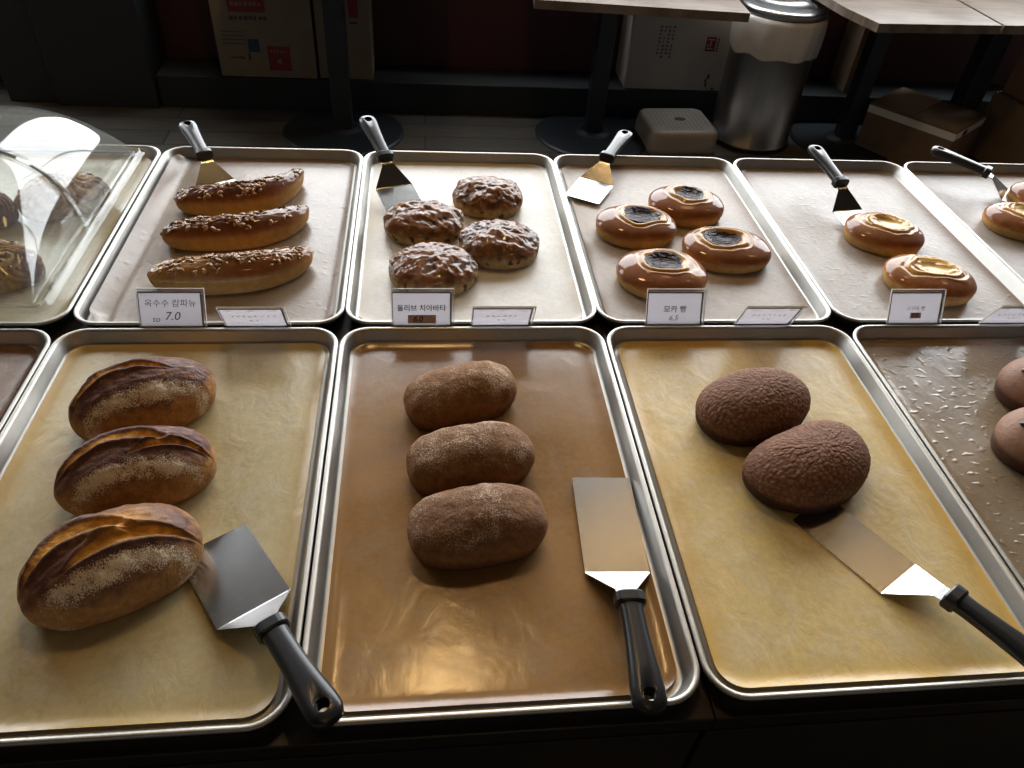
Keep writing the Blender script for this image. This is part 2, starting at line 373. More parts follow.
# ------------------------------------------------------------------ breads
def nz(p, s, seed=0): return noise.noise(Vector((p[0]*s+seed, p[1]*s-seed, p[2]*s+seed*.5)))
def lerp(a, b, t): t = max(0, min(1, t)); return tuple(x+(y-x)*t for x, y in zip(a, b))
def sst(a, b, x): t = max(0, min(1, (x-a)/(b-a))); return t*t*(3-2*t)
def dome(L, W, H, fn, m, rings=60, segs=180, p=2.2, hc=.36, under=.82, bend=0, taper=0, flat=1.0, name='bun'):
    """closed bread body: top pole, outline |x|^p+|y|^p, rounded underside; fn(x,y,z,u,v,nrm)->(disp,colour,flour,gloss)"""
    verts, faces, cols, aux = [], [], [], []
    h0 = H*hc; rows = []
    for i in range(rings+1):
        t = i/rings
        if t < .74: ph = t/.74*PI/2; r = math.sin(ph)**(1/flat) if ph > 0 else 0; z = h0+(H-h0)*math.cos(ph)**flat if ph < PI/2 else h0; dn = math.cos(ph)
        else:
            q = (t-.74)/.26; a = q*PI/2; r = under+(1-under)*math.cos(a); z = h0*(1-math.sin(a)); dn = -math.sin(a)
        row = []
        ns = 1 if i == 0 else segs
        for j in range(ns):
            th = 2*PI*j/segs; c, s = math.cos(th), math.sin(th)
            ro = (abs(c)**p+abs(s)**p)**(-1/p)
            x, y = L/2*ro*r*c, W/2*ro*r*s*(1+taper*ro*r*c)
            nx, ny, nn = x/(L*L/4), y/(W*W/4), (z-h0)/((H-h0)**2) if z > h0 else (z-h0)/(h0*h0)*.6
            l = math.sqrt(nx*nx+ny*ny+nn*nn) or 1; nx, ny, nn = nx/l, ny/l, nn/l
            if i == 0: nx, ny, nn = 0, 0, 1
            d, col, fl_, gl = fn(x, y, z, 2*x/L, 2*y/W, nn)
            k = 1 if z > h0*.5 else max(0, z/(h0*.5))
            X, Y, Z = x+nx*d*k, y+ny*d*k, max(0, z+nn*d*k)
            Y += bend*(X*X/(L*L/4))*(1+(.55*2*X/L if bend > .015 else 0))
            row.append(len(verts)); verts.append((X, Y, Z)); cols.append(col); aux.append((max(0, min(1, fl_)), max(0, min(1, gl)), 0))
        rows.append(row)
    for j in range(segs): faces.append((rows[0][0], rows[1][j], rows[1][(j+1) % segs]))
    for a, b in zip(rows[1:], rows[2:]):
        for j in range(segs): faces.append((a[j], b[j], b[(j+1) % segs], a[(j+1) % segs]))
    faces.append(tuple(rows[-1][::-1]))
    me = bpy.data.meshes.new(name); me.from_pydata(verts, [], faces)
    ca = me.color_attributes.new('Col', 'FLOAT_COLOR', 'POINT'); cb = me.color_attributes.new('aux', 'FLOAT_COLOR', 'POINT')
    for i, c in enumerate(cols): ca.data[i].color = (*c, 1); cb.data[i].color = (*aux[i], 1)
    me.materials.append(m)
    for q in me.polygons: q.use_smooth = True
    me.update(); return me
def bread(name, me, label, cat, x, y, ang, group, z=PAPER, kids=()):
    if kids:
        t = thing(name, label, cat, (x, y, z), R(ang), group)
        o = obj('crust', me, None, t)
        for kn, km, kz in kids:
            q = obj(kn, km, None, t); q.location = (0, 0, kz)
        return t
    o = obj(name, me, None, None, loc=(x, y, z), rz=R(ang))
    return tag(o, label, cat, group)

# --- scored batards
DK = (.13, .048, .034); GD = (.88, .48, .09); SD = (.52, .26, .08); BT = (.48, .25, .10)
def batard(L, W, H, seed, cuts):
    def fn(x, y, z, u, v, nn):
        n1 = nz((x, y, z), 30, seed); n2 = nz((x, y, z), 90, seed); n3 = nz((x*.5, y, z), 160, seed+3)
        n4 = nz((x*.6, y*1.4, z), 130, seed+7)
        d = .0022*n1+.0007*n2+.0009*n4*sst(.2, .8, nn)
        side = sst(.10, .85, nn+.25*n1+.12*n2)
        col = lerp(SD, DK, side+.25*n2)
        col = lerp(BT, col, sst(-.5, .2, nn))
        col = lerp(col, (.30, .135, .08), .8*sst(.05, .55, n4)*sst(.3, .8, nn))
        flour = 0
        # floury lower front band and a lighter one at the end
        fb = math.exp(-((v+.66+.10*u*u)/.28)**2)*(1-sst(.8, 1.0, abs(u)))
        flour = (.43+.16*n1+.14*n2)*fb+.13*sst(.2, .8, nn)
        for (u0, u1, va, bow, wd, lift) in cuts:
            if u0 < u < u1:
                q = (u-u0)/(u1-u0); w = wd*math.sin(PI*q)**.7
                c = va+bow*(math.sin(PI*q)-.3)
                tt = (v-c)/max(w, .02)
                if abs(tt) < 1:
                    g = (1-tt*tt)
                    d -= (.0078+.0022*n4)*g*math.sin(PI*q)**.6
                    col = lerp(col, lerp(GD, (.50, .20, .035), .25+1.3*n3+.4*n2), sst(0, .45, g)*sst(0, .22, q)*sst(0, .22, 1-q))
                    flour *= (1-g)
                elif tt < 0 and tt > -2.2:
                    k = math.exp(-((tt+1.35)/.42)**2)*math.sin(PI*q); d += .0052*lift*k
                    col = lerp(col, (.07, .025, .016), .7*k); flour *= 1-.3*k
                elif tt > 1 and tt < 2.6:
                    k = math.exp(-((tt-1.45)/.5)**2)*math.sin(PI*q); d += .0035*k; col = lerp(col, (.07, .025, .016), .6*k)
        if seed > 20 and nn > .2:      # third loaf is golden in its middle right
            col = lerp(col, (.66, .32, .06), .8*math.exp(-((u-.25)/.35)**2-((v-.15)/.35)**2))
        return d, col, flour, .35*side
    return dome(L, W, H, fn, M['batard'], 84, 260, 2.28, .36, .80, bend=-.004, name='scored_loaf')
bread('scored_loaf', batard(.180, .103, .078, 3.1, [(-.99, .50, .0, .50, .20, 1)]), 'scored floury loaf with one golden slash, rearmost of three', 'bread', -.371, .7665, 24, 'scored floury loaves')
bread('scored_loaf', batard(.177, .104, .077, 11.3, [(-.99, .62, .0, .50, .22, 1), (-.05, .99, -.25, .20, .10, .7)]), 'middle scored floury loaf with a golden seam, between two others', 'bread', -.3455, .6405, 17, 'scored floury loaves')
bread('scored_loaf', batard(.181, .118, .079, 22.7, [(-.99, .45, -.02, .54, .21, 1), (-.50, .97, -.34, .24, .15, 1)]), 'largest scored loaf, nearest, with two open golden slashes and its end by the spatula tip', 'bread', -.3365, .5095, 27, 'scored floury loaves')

# --- dusted loaves
def dusted(L, W, H, seed, dark):
    def fn(x, y, z, u, v, nn):
        n1 = nz((x, y, z), 22, seed); n2 = nz((x, y, z), 70, seed); n3 = nz((x, y, z), 210, seed)
        d = .0020*n1+.0010*n2+.0004*n3
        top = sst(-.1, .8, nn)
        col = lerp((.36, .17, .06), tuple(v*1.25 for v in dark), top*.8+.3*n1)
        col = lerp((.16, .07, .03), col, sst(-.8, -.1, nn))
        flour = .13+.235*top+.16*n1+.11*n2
        return d, col, flour if nn > -.3 else .1, 0
    return dome(L, W, H, fn, M['dusted'], 60, 200, 2.7, .45, .88, name='dusted_loaf')
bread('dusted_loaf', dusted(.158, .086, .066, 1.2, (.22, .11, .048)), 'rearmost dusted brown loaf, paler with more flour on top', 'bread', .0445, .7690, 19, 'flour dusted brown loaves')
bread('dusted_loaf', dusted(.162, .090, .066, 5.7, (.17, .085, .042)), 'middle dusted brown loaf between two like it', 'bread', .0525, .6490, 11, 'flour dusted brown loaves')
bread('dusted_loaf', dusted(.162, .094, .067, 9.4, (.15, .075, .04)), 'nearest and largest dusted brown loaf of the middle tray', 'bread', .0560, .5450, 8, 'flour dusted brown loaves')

# --- cocoa buns
def cocoa(L, W, H, seed, bend, smooth=False):
    def fn(x, y, z, u, v, nn):
        P = Vector((x*135+seed, y*165, z*150))
        n1 = nz((x, y, z), 18, seed); n2 = nz((x, y, z), 240, seed)
        if smooth:
            d = .0016*n1+.0003*n2; c = lerp((.33, .175, .11), (.25, .125, .075), .5+n1); 
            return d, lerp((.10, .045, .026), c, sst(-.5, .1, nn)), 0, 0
        dd = noise.voronoi(P)[0]
        cr = sst(0, .35, dd[1]-dd[0])
        w = .6+.5*n1
        d = .0018*n1+.0012*cr*w+.0006*n2
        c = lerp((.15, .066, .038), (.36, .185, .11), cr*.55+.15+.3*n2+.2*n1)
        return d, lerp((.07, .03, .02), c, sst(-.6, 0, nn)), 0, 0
    return dome(L, W, H, fn, M['cocoa_smooth' if smooth else 'cocoa'], 90, 280, 2.15, .42, .86, bend=bend, name='cocoa_bun')
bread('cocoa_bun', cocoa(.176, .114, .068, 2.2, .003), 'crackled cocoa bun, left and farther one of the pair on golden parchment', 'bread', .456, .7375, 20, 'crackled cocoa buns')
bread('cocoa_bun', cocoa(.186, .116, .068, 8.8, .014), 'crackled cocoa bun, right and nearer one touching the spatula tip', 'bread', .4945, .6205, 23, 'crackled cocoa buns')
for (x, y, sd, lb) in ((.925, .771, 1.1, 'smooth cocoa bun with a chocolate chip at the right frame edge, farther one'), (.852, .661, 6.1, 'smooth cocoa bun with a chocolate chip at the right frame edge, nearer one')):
    t = thing('chocolate_bun', lb, 'bread', (x, y, PAPER), R(15), 'smooth cocoa buns')
    me = cocoa(.145, .108, .062, sd, 0, True); obj('crust', me, None, t)
    for (cx, cy) in ((-.046, .014), (-.005, .03), (.02, -.02)):
        zz = max(v.co.z for v in me.vertices if (v.co.x-cx)**2+(v.co.y-cy)**2 < .004**2)
        bm = bmesh.new(); bmesh.ops.create_icosphere(bm, subdivisions=2, radius=.0042, matrix=Matrix.Translation((cx, cy, zz)) @ Matrix.Diagonal((1, 1, .5, 1)))
        obj('chocolate_chip', bm, M['choc'], t, True)
t = cocoa(.15, .12, .055, 4.4, 0, True)
bread('brown_bun', t, 'sliver of a smooth brown bun at the left frame edge, front row', 'bread', -.687, .800, 10, None)

# --- long seeded rolls
def surf_pts(me, n, cond, seed):
    rnd = random.Random(seed); out = []
    ps = [p for p in me.polygons if cond(p.center, p.normal)]
    for _ in range(n):
        p = rnd.choice(ps); out.append((p.center.copy(), p.normal.copy()))
    return out
def flakes(me, n, cond, seed, size=(.004, .0025, .0007), m=None):
    rnd = random.Random(seed); bm = bmesh.new()
    for c, nr in surf_pts(me, n, cond, seed):
        rot = nr.to_track_quat('Z', 'Y').to_matrix().to_4x4() @ Matrix.Rotation(rnd.uniform(0, 6.3), 4, 'Z') @ Matrix.Rotation(rnd.uniform(-.35, .35), 4, 'X')
        s = rnd.uniform(.6, 1.35)
        bmesh.ops.create_icosphere(bm, subdivisions=1, radius=1, matrix=Matrix.Translation(c+nr*.0008) @ rot @ Matrix.Diagonal((size[0]*s, size[1]*s, size[2]*s, 1)))
    q = bpy.data.meshes.new('flakes'); bm.to_mesh(q); bm.free(); q.materials.append(m or M['flake'])
    for p in q.polygons: p.use_smooth = True
    return q
def longroll(L, W, H, seed, bend, seeds, pale):
    def fn(x, y, z, u, v, nn):
        n1 = nz((x, y, z), 28, seed); n2 = nz((x, y, z), 100, seed); n3 = nz((x, y, z), 260, seed)
        top = sst(-.05, .55, nn+.12*n1)
        ridge = math.exp(-((v-.1+.25*n1)/.42)**2)*sst(-.3, .4, nn)
        d = .0012*n1+(.0045*abs(n2)+.0012*n3)*ridge
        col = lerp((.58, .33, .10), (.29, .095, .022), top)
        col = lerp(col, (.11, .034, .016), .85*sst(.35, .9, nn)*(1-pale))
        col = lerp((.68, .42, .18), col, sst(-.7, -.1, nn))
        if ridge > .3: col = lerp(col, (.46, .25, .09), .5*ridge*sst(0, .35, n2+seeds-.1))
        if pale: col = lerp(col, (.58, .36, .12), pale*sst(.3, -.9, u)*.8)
        return d, col, 0, sst(-.2, .3, nn)
    return dome(L, W, H, fn, M['glazed'], 48, 190, 2.9, .42, .85, bend=bend, name='seeded_roll')
for (L, W, H, sd, bend, se, pale, x, y, a, lb) in (
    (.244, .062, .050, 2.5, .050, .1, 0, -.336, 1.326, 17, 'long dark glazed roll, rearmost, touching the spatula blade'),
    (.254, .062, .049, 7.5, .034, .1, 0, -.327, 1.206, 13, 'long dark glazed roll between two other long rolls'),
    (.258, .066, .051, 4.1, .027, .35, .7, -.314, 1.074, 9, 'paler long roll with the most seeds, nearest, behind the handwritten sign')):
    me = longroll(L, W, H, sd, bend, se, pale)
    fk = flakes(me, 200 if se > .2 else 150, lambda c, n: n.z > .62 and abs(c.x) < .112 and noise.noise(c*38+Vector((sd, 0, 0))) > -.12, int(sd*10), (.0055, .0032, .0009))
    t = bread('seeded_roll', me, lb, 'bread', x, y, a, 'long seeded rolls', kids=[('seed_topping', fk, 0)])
    for ch in t.children:
        if ch.name.startswith('seed_topping'): ch['kind'] = 'stuff'; ch['label'] = 'toasted seeds and nut flakes on top'

# --- round ciabatta
def ciabatta(L, W, H, seed):
    def fn(x, y, z, u, v, nn):
        n0 = nz((x, y, z), 16, seed); n1 = nz((x, y*1.3, z), 38, seed); n2 = nz((x, y, z), 95, seed); n3 = nz((x, y, z), 55, seed+9)
        top = sst(-.1, .5, nn)
        wr = abs(n1)
        d = .0030*n0+top*(.0042*n1+.0026*n2+.0012*nz((x, y, z), 200, seed))+(1-top)*.001*n2
        col = lerp((.54, .36, .17), (.25, .10, .036), sst(-.45, .85, nn+.6*n1+.45*n2))
        col = lerp(col, (.07, .026, .013), .75*sst(.0, .40, -n1)*top)
        col = lerp(col, (.62, .46, .25), .75*sst(.22, .5, n3)*sst(.55, -.1, nn))
        if n2 > .42 and nn < .6: col = lerp(col, (.03, .025, .02), .9)
        return d, col, 0, top
    return dome(L, W, H, fn, M['ciabatta'], 50, 150, 2.2, .40, .9, name='round_ciabatta')
for (L, W, H, sd, x, y, lb) in (
    (.138, .122, .040, 1.7, .121, 1.352, 'round oily ciabatta, rearmost right of the four on cream parchment'),
    (.148, .128, .041, 4.9, -.004, 1.250, 'round oily ciabatta lying over the spatula blade, left of centre'),
    (.146, .134, .041, 8.2, .131, 1.180, 'round oily ciabatta, right of centre in front of the rearmost one'),
    (.152, .132, .041, 12.6, .011, 1.0955, 'round oily ciabatta nearest the printed sign')):
    bread('round_ciabatta', ciabatta(L, W, H+.006, sd), lb, 'bread', x, y, random.Random(int(sd)).uniform(-8, 8), 'round ciabatta')

# --- filled buns
def filled(L, W, H, seed, hx, hy, hr, hr2, ridge=1):
    def fn(x, y, z, u, v, nn):
        n0 = nz((x, y, z), 18, seed); n1 = nz((x, y, z), 45, seed); n2 = nz((x, y, z), 140, seed)
        ang = math.atan2(v-hy, u-hx); q = math.hypot((u-hx)/hr, (v-hy)/hr2)*(1+.07*math.sin(3*ang+seed)+.20*n0+.12*n1)
        d = .0016*n0
        col = lerp((.62, .37, .13), (.42, .155, .034), sst(-.45, .25, nn+.15*n0))
        col = lerp(col, (.22, .070, .020), .85*sst(.25, .8, nn+.45*n0+.2*n1))
        col = lerp(col, (.66, .40, .14), .6*sst(.15, .5, n1)*sst(.5, 0, nn))
        gl = sst(-.3, .2, nn)
        if nn > 0:
            hole = sst(1.02, .66, q); d -= .0100*hole
            rg = math.exp(-((q-1.08)/.08)**2); d += .0016*rg*ridge
            r2 = math.exp(-((q-1.42)/.09)**2); d += .0010*r2*ridge*(1+n0); d -= .0012*math.exp(-((q-1.28)/.07)**2)*ridge
            col = lerp(col, (.68, .37, .09), min(1, rg*.8+.35*r2))
            col = lerp(col, (.30, .12, .035), .6*math.exp(-((q-1.27)/.05)**2))
            col = lerp(col, (.62, .33, .075), .55*sst(1.65, 1.1, q))
            if q < 1.0: col = lerp(col, (.58, .30, .07), .8)
        return d, col, 0, gl
    return dome(L, W, H, fn, M['glazed'], 70, 180, 2.2, .46, .88, flat=.86, name='filled_bun')
def filling(me, L, W, hx, hy, hr, hr2, m, seed, up, chunky=.0012):
    cx, cy = hx*L/2, hy*W/2
    zz = min(v.co.z for v in me.vertices if (v.co.x-cx)**2+(v.co.y-cy)**2 < .008**2 and v.co.z > .012)
    bm = bmesh.new(); rings = []
    for i in range(0, 13):
        r = 1.02*(i/12); row = []
        for j in range(40):
            a = 2*PI*j/40; x = cx+hr*L/2*r*math.cos(a)*.95; y = cy+hr2*W/2*r*math.sin(a)*.95
            row.append((x, y, zz+up+chunky*(nz((x, y, 0), 300, seed)+nz((x, y, 0), 120, seed))+.0065*r*r-.002))
        rings.append(row)
    rings[0] = [(x+1e-5*math.cos(j), y+1e-5*math.sin(j), z) for j, (x, y, z) in enumerate(rings[0])]
    low = [(x, y, z-.004) for x, y, z in rings[-1]]
    loft(bm, [*rings, low], cap0=False, cap1=True)
    q = bpy.data.meshes.new('filling'); bm.normal_update(); bmesh.ops.recalc_face_normals(bm, faces=bm.faces); bm.to_mesh(q); bm.free(); q.materials.append(m)
    for p in q.polygons: p.use_smooth = True
    return q
for (L, W, H, sd, x, y, a, hx, hy, lb) in (
    (.150, .128, .044, 1.3, .5175, 1.329, -5, .05, .14, 'red bean bun with a dark glossy centre, rearmost of the four'),
    (.154, .124, .044, 5.2, .3975, 1.2465, -5, .10, .10, 'red bean bun beside the spatula, leftmost of the four'),
    (.164, .128, .042, 3.3, .5515, 1.1665, -4, -.08, .10, 'red bean bun farthest right in its tray, with a wide shallow centre'),
    (.158, .132, .043, 7.7, .4085, 1.083, -3, .05, .10, 'red bean bun nearest, behind the typed sign')):
    me = filled(L, W, H, sd, hx, hy, .48, .50)
    fm = filling(me, L, W, hx, hy, .48, .50, M['bean'], sd, .002)
    bread('red_bean_bun', me, lb, 'bread', x, y, a, 'red bean buns', kids=[('red_bean_filling', fm, 0)])
for (L, W, H, sd, x, y, a, lb) in (
    (.150, .128, .043, 2.3, .8905, 1.227, -16, 'glazed custard bun over the spatula tip, farther one in its tray'),
    (.158, .132, .043, 6.2, .9015, 1.070, -20, 'glazed custard bun nearest the sign washed out by glare'),
    (.150, .125, .041, 4.5, 1.345, 1.384, -8, 'custard bun at the right frame edge, farther one, mostly cut off'),
    (.165, .125, .042, 9.1, 1.229, 1.280, -14, 'paler custard bun at the right frame edge, nearer one')):
    me = filled(L, W, H, sd, .06, .12, .52, .50)
    fm = filling(me, L, W, .06, .12, .52, .50, M['custard'], sd, .0035, .0022)
    bread('custard_bun', me, lb, 'bread', x, y, a, 'glazed custard buns', kids=[('custard_filling', fm, 0)])

# --- flaky pastries below the cover
def pastry(L, W, H, seed):
    def fn(x, y, z, u, v, nn):
        n0 = nz((x, y, z), 22, seed); n1 = nz((x, y*2.2, z), 40, seed); n2 = nz((x, y, z), 120, seed)
        layer = math.sin((v*1.0+.5*u+1.1*n0)*12); layer = 1-2*abs(layer)**.6
        d = .004*n0-.0030*layer*sst(-.2, .3, nn)+.0015*n2
        col = lerp((.72, .46, .20), (.42, .20, .075), .5+.5*layer+.5*n2)
        col = lerp(col, (.14, .045, .03), .85*sst(.45, .85, u+.15*n1))
        return d, col, .10+.35*max(0, nn)*(.5+n1), .3
    return dome(L, W, H, fn, M['pastry'], 60, 150, 2.1, .40, .86, bend=-.008, taper=-.25, name='flaky_pastry')
for (L, W, H, sd, x, y, a, lb) in (
    (.150, .098, .060, 1.9, -.655, 1.322, 24, 'flaky nut pastry under the clear cover, right behind the hinge'),
    (.160, .105, .062, 5.5, -.690, 1.082, 12, 'flaky pastry nearest, at the left frame edge below the cover'),
    (.150, .100, .060, 8.5, -.792, 1.262, 10, 'flaky pastry half cut off at the left frame edge behind the nearest one')):
    me = pastry(L, W, H, sd)
    fk = flakes(me, 46, lambda c, n: n.z > .4, int(sd*10), (.007, .0045, .0006))
    t = bread('flaky_pastry', me, lb, 'pastry', x, y, a, 'flaky pastries', kids=[('nut_flakes', fk, 0)])
    for ch in t.children:
        if ch.name.startswith('nut_flakes'): ch['kind'] = 'stuff'

# ------------------------------------------------------------------ spatulas
def plate(pts, z0, z1, bev=.0004):
    bm = prism(bmesh.new(), pts, z0, z1); return bm
def handle_mesh():
    bm = bmesh.new(); rings = []; n = 28
    st = [(0, .0140, .0088), (.006, .0138, .0090), (.02, .0126, .0088), (.05, .0132, .0090), (.08, .0152, .0092), (.105, .0174, .0092), (.117, .0172, .0086), (.1240, .0142, .0070), (.1275, .0095, .0050), (.1288, .0030, .0015)]
    for x, w, h in st:
        rings.append([(x, w*math.copysign(abs(math.cos(2*PI*i/n))**.75, math.cos(2*PI*i/n)), h*math.copysign(abs(math.sin(2*PI*i/n))**.75, math.sin(2*PI*i/n))) for i in range(n)])
    loft(bm, rings); bmesh.ops.recalc_face_normals(bm, faces=bm.faces)
    a = obj('tmp_handle', bm, M['black_plastic'])
    bm = bmesh.new()
    # hanging hole and a shallow dish round it
    bmesh.ops.create_cone(bm, cap_ends=True, segments=28, radius1=.0072, radius2=.0072, depth=.06, matrix=Matrix.Translation((.112, 0, 0)))
    c1 = obj('tmp_cut', bm)
    bm = bmesh.new(); bmesh.ops.create_uvsphere(bm, u_segments=32, v_segments=16, radius=1, matrix=Matrix.Translation((.109, 0, .0205)) @ Matrix.Diagonal((.0175, .0145, .0135, 1)))
    c2 = obj('tmp_dish', bm)
    for c in (c2, c1):
        md = a.modifiers.new('cut', 'BOOLEAN'); md.object = c; md.operation = 'DIFFERENCE'; md.solver = 'EXACT'
    dg = bpy.context.evaluated_depsgraph_get()
    me = bpy.data.meshes.new_from_object(a.evaluated_get(dg)); me.name = 'handle'
    for o in (a, c1, c2): bpy.data.objects.remove(o)
    me.materials.clear(); me.materials.append(M['black_plastic'])
    for p in me.polygons: p.use_smooth = True
    try: me.set_sharp_from_angle(angle=R(35))
    except Exception: pass
    return me
HM = handle_mesh()
def spatula(L, W, q, label, roll=0):
    x, y, z, yaw, pit = q
    t = thing('offset_spatula', label, 'spatula', (x, y, z), 0, 'steel spatulas with black handles')
    t.rotation_euler = (Matrix.Rotation(yaw, 3, 'Z') @ Matrix.Rotation(-pit, 3, 'Y') @ Matrix.Rotation(roll, 3, 'X')).to_euler()
    w = W/2; r = .003; th = .0007
    # blade with small corner radii
    bm = prism(bmesh.new(), [(0, w), (-L+r, w), (-L+.0008, w-.0008), (-L, w-r), (-L, -w+r), (-L+.0008, -w+.0008), (-L+r, -w), (0, -w)], -th, th)
    obj('blade', bm, M['steel'], t)
    bm = bmesh.new(); rings = []
    nk = [(0, w, 0), (.002, w*.985, .0006), (.034, .0150, .0215), (.037, .0128, .0235), (.040, .0118, .0252), (.062, .0112, .0305)]
    for (px, pw, pz) in nk: rings.append([(px, pw, pz+th), (px, -pw, pz+th), (px, -pw, pz-th), (px, pw, pz-th)])
    loft(bm, rings); bmesh.ops.recalc_face_normals(bm, faces=bm.faces); obj('neck', bm, M['steel'], t)
    h = obj('handle', HM, None, t); h.location = (.053, 0, .031); h.rotation_euler = (0, -.04, 0)
    bm = bmesh.new(); rings = []
    for px, pw, ph in ((-.002, .0150, .0100), (.0, .0168, .0112), (.010, .0168, .0112), (.0125, .0145, .0098)):
        rings.append([(px, pw*math.copysign(abs(math.cos(2*PI*i/24))**.6, math.cos(2*PI*i/24)), ph*math.copysign(abs(math.sin(2*PI*i/24))**.6, math.sin(2*PI*i/24))) for i in range(24)])
    loft(bm, rings); bmesh.ops.recalc_face_normals(bm, faces=bm.faces)
    c = obj('collar', bm, M['black_plastic'], h); c.location = (-.002, 0, .0)
    return t
spatula(.117, .081, (-.1850, .4570, .8590, -.9930, .0750), 'offset spatula beside the scored loaves, handle resting over two tray rims')
spatula(.143, .075, (.2128, .4870, .8540, -1.6173, .004), 'offset spatula with a long blade lying alone in the brown parchment tray')
spatula(.127, .072, (.5460, .4645, .8512, -1.035, .010), 'offset spatula with its tip under the nearer cocoa bun')
spatula(.085, .074, (-.4075, 1.4050, .8600, 2.03, .090), 'offset spatula behind the long seeded rolls')
spatula(.100, .075, (-.0612, 1.3761, .8722, 1.9247, .2068), 'offset spatula with its tip under a round ciabatta')
spatula(.084, .074, (.3560, 1.4400, .8590, 1.04, .035), 'offset spatula slanting right behind the red bean buns, whole blade showing')
spatula(.100, .071, (.8571, 1.3174, .8650, 1.7229, .1318), 'offset spatula with its tip under the farther whole custard bun')
spatula(.085, .071, (1.2688, 1.4123, .8590, 2.4138, .0738), 'offset spatula in the rightmost back tray, handle slanting left')

# ------------------------------------------------------------------ name cards
def text_mesh(txt, size, m, shear=0, extr=.00008, bold=0):
    cu = bpy.data.curves.new('txt', 'FONT'); cu.body = txt; cu.size = size; cu.extrude = extr; cu.align_x = 'CENTER'; cu.shear = shear; cu.offset = bold; cu.resolution_u = 3
    o = bpy.data.objects.new('txt', cu); C.objects.link(o)
    dg = bpy.context.evaluated_depsgraph_get(); dg.update()
    me = bpy.data.meshes.new_from_object(o.evaluated_get(dg)); bpy.data.objects.remove(o)
    me.materials.clear(); me.materials.append(m); return me
def strokes(paths, wd, m):
    """pen strokes as flat ribbons in the card plane (x right, y up), a hair thick"""
    bm = bmesh.new()
    for P in paths:
        for (a, b) in zip(P, P[1:]):
            a, b = Vector(a), Vector(b); d = (b-a); l = d.length
            if l < 1e-6: continue
            d /= l; n = Vector((-d.y, d.x))*wd/2; a2 = a-d*wd*.4; b2 = b+d*wd*.4
            prism(bm, [a2-n, b2-n, b2+n, a2+n], 0, .00012)
    q = bpy.data.meshes.new('strokes'); bm.to_mesh(q); bm.free(); q.materials.append(m); return q
def card(x, y, z, tilt, label, items, yaw=0, w=.0475, h=.057, dash=False):
    t = thing('name_card', label, 'sign', (x, y, z), 0, 'name cards in clear holders')
    t.rotation_euler = (Matrix.Rotation(yaw, 3, 'Z') @ Matrix.Rotation(R(90+tilt), 3, 'X')).to_euler()
    # local frame: x right, y up the card, z towards the reader
    bm = bmesh.new(); bx(bm, -w, 0, .0002, w, h, .0010); bx(bm, -w, 0, -.0018, w, h, -.0010)
    obj('acrylic_holder', bm, M['acrylic'], t)
    bm = bmesh.new(); bx(bm, -w, h, -.0018, w, h+.0007, .0012); bx(bm, w, 0, -.0018, w+.0005, h, .0012); bx(bm, -w-.0005, 0, -.0018, -w, h, .0012)
    obj('holder_edge', bm, M['ac_edge'], t)
    bm = bmesh.new(); bm.faces.new([bm.verts.new(p) for p in ((-w+.002, .001, -.0001), (w-.006, .001, -.0001), (w-.006, h-.006, -.0001), (-w+.002, h-.006, -.0001))])
    obj('paper_card', bm, M['card'], t)
    bm = bmesh.new(); cw0, cw1, ch = -w+.002, w-.006, h-.006
    bx(bm, cw0, ch, -.0009, cw1, ch+.0020, .0001); bx(bm, cw1, .001, -.0009, cw1+.0024, ch+.0014, .0001); bx(bm, cw0-.001, .001, -.0009, cw0, ch+.0014, .0001)
    obj('dark_border', bm, M['card_border'], t)
    for (nm, me, px, py, pz) in items:
        o = obj(nm, me, None, t); o.location = (px, py*.9, pz); o.scale = (1, .95, 1)
    if dash:
        for px in (-.033, -.002, .029):
            bm = bmesh.new(); bx(bm, px-.0035, h-.0110, 0, px+.0035, h-.0085, .00012)
            obj('bright_hole_dash', bm, M['print_white'], t)  # light showing through the holder holes, painted as white dashes
    return t
def frame_strokes(w, h): return [[(-w, -h), (w, -h), (w, h), (-w, h), (-w, -h)]]
K = M['ink']; ZT = .00012
SY, SZ = .9365, .8665
hand1 = [('handwriting', text_mesh('옥수수 캄파뉴', .0128, K, .1), -.002, .0345, ZT),
         ('handwriting', text_mesh('to', .0125, K, .25), -.024, .0085, ZT), ('handwriting', text_mesh('7.0', .0185, K, .25), -.001, .0115, ZT)]
card(-.3755, SY, SZ, -26, 'handwritten name card priced 7.0 in front of the seeded rolls', hand1)
pb = box(-.021, -.0065, 0, .021, .0065, .0001); me_pb = bpy.data.meshes.new('price_box'); pb.to_mesh(me_pb); pb.free(); me_pb.materials.append(M['price_box'])
ps = box(-.009, -.0045, 0, .009, .0045, .0001); me_ps = bpy.data.meshes.new('price_box'); ps.to_mesh(me_ps); ps.free(); me_ps.materials.append(M['price_box'])
card(-.0065, SY, SZ, -26, 'name card with a brown price box reading 6.0 in front of the ciabatta',
     [('lettering', text_mesh('올리브 치아바타', .0112, K, 0, bold=.0002), -.002, .0265, ZT), ('price_box', me_pb, -.0015, .0115, ZT),
      ('price_outline', strokes(frame_strokes(.021, .0065), .0008, M['price_line']), -.0015, .0115, .00016), ('handwriting', text_mesh('6.0', .0125, K, .2, bold=.0003), -.008, .0075, .00022)])
card(.3935, SY, SZ, -26, 'name card priced 6.5 in front of the red bean buns',
     [('lettering', text_mesh('모카 빵', .0125, K, 0, bold=.00015), -.001, .0235, ZT), ('handwriting', text_mesh('6,5', .0125, K, .25), -.003, .0080, ZT)])
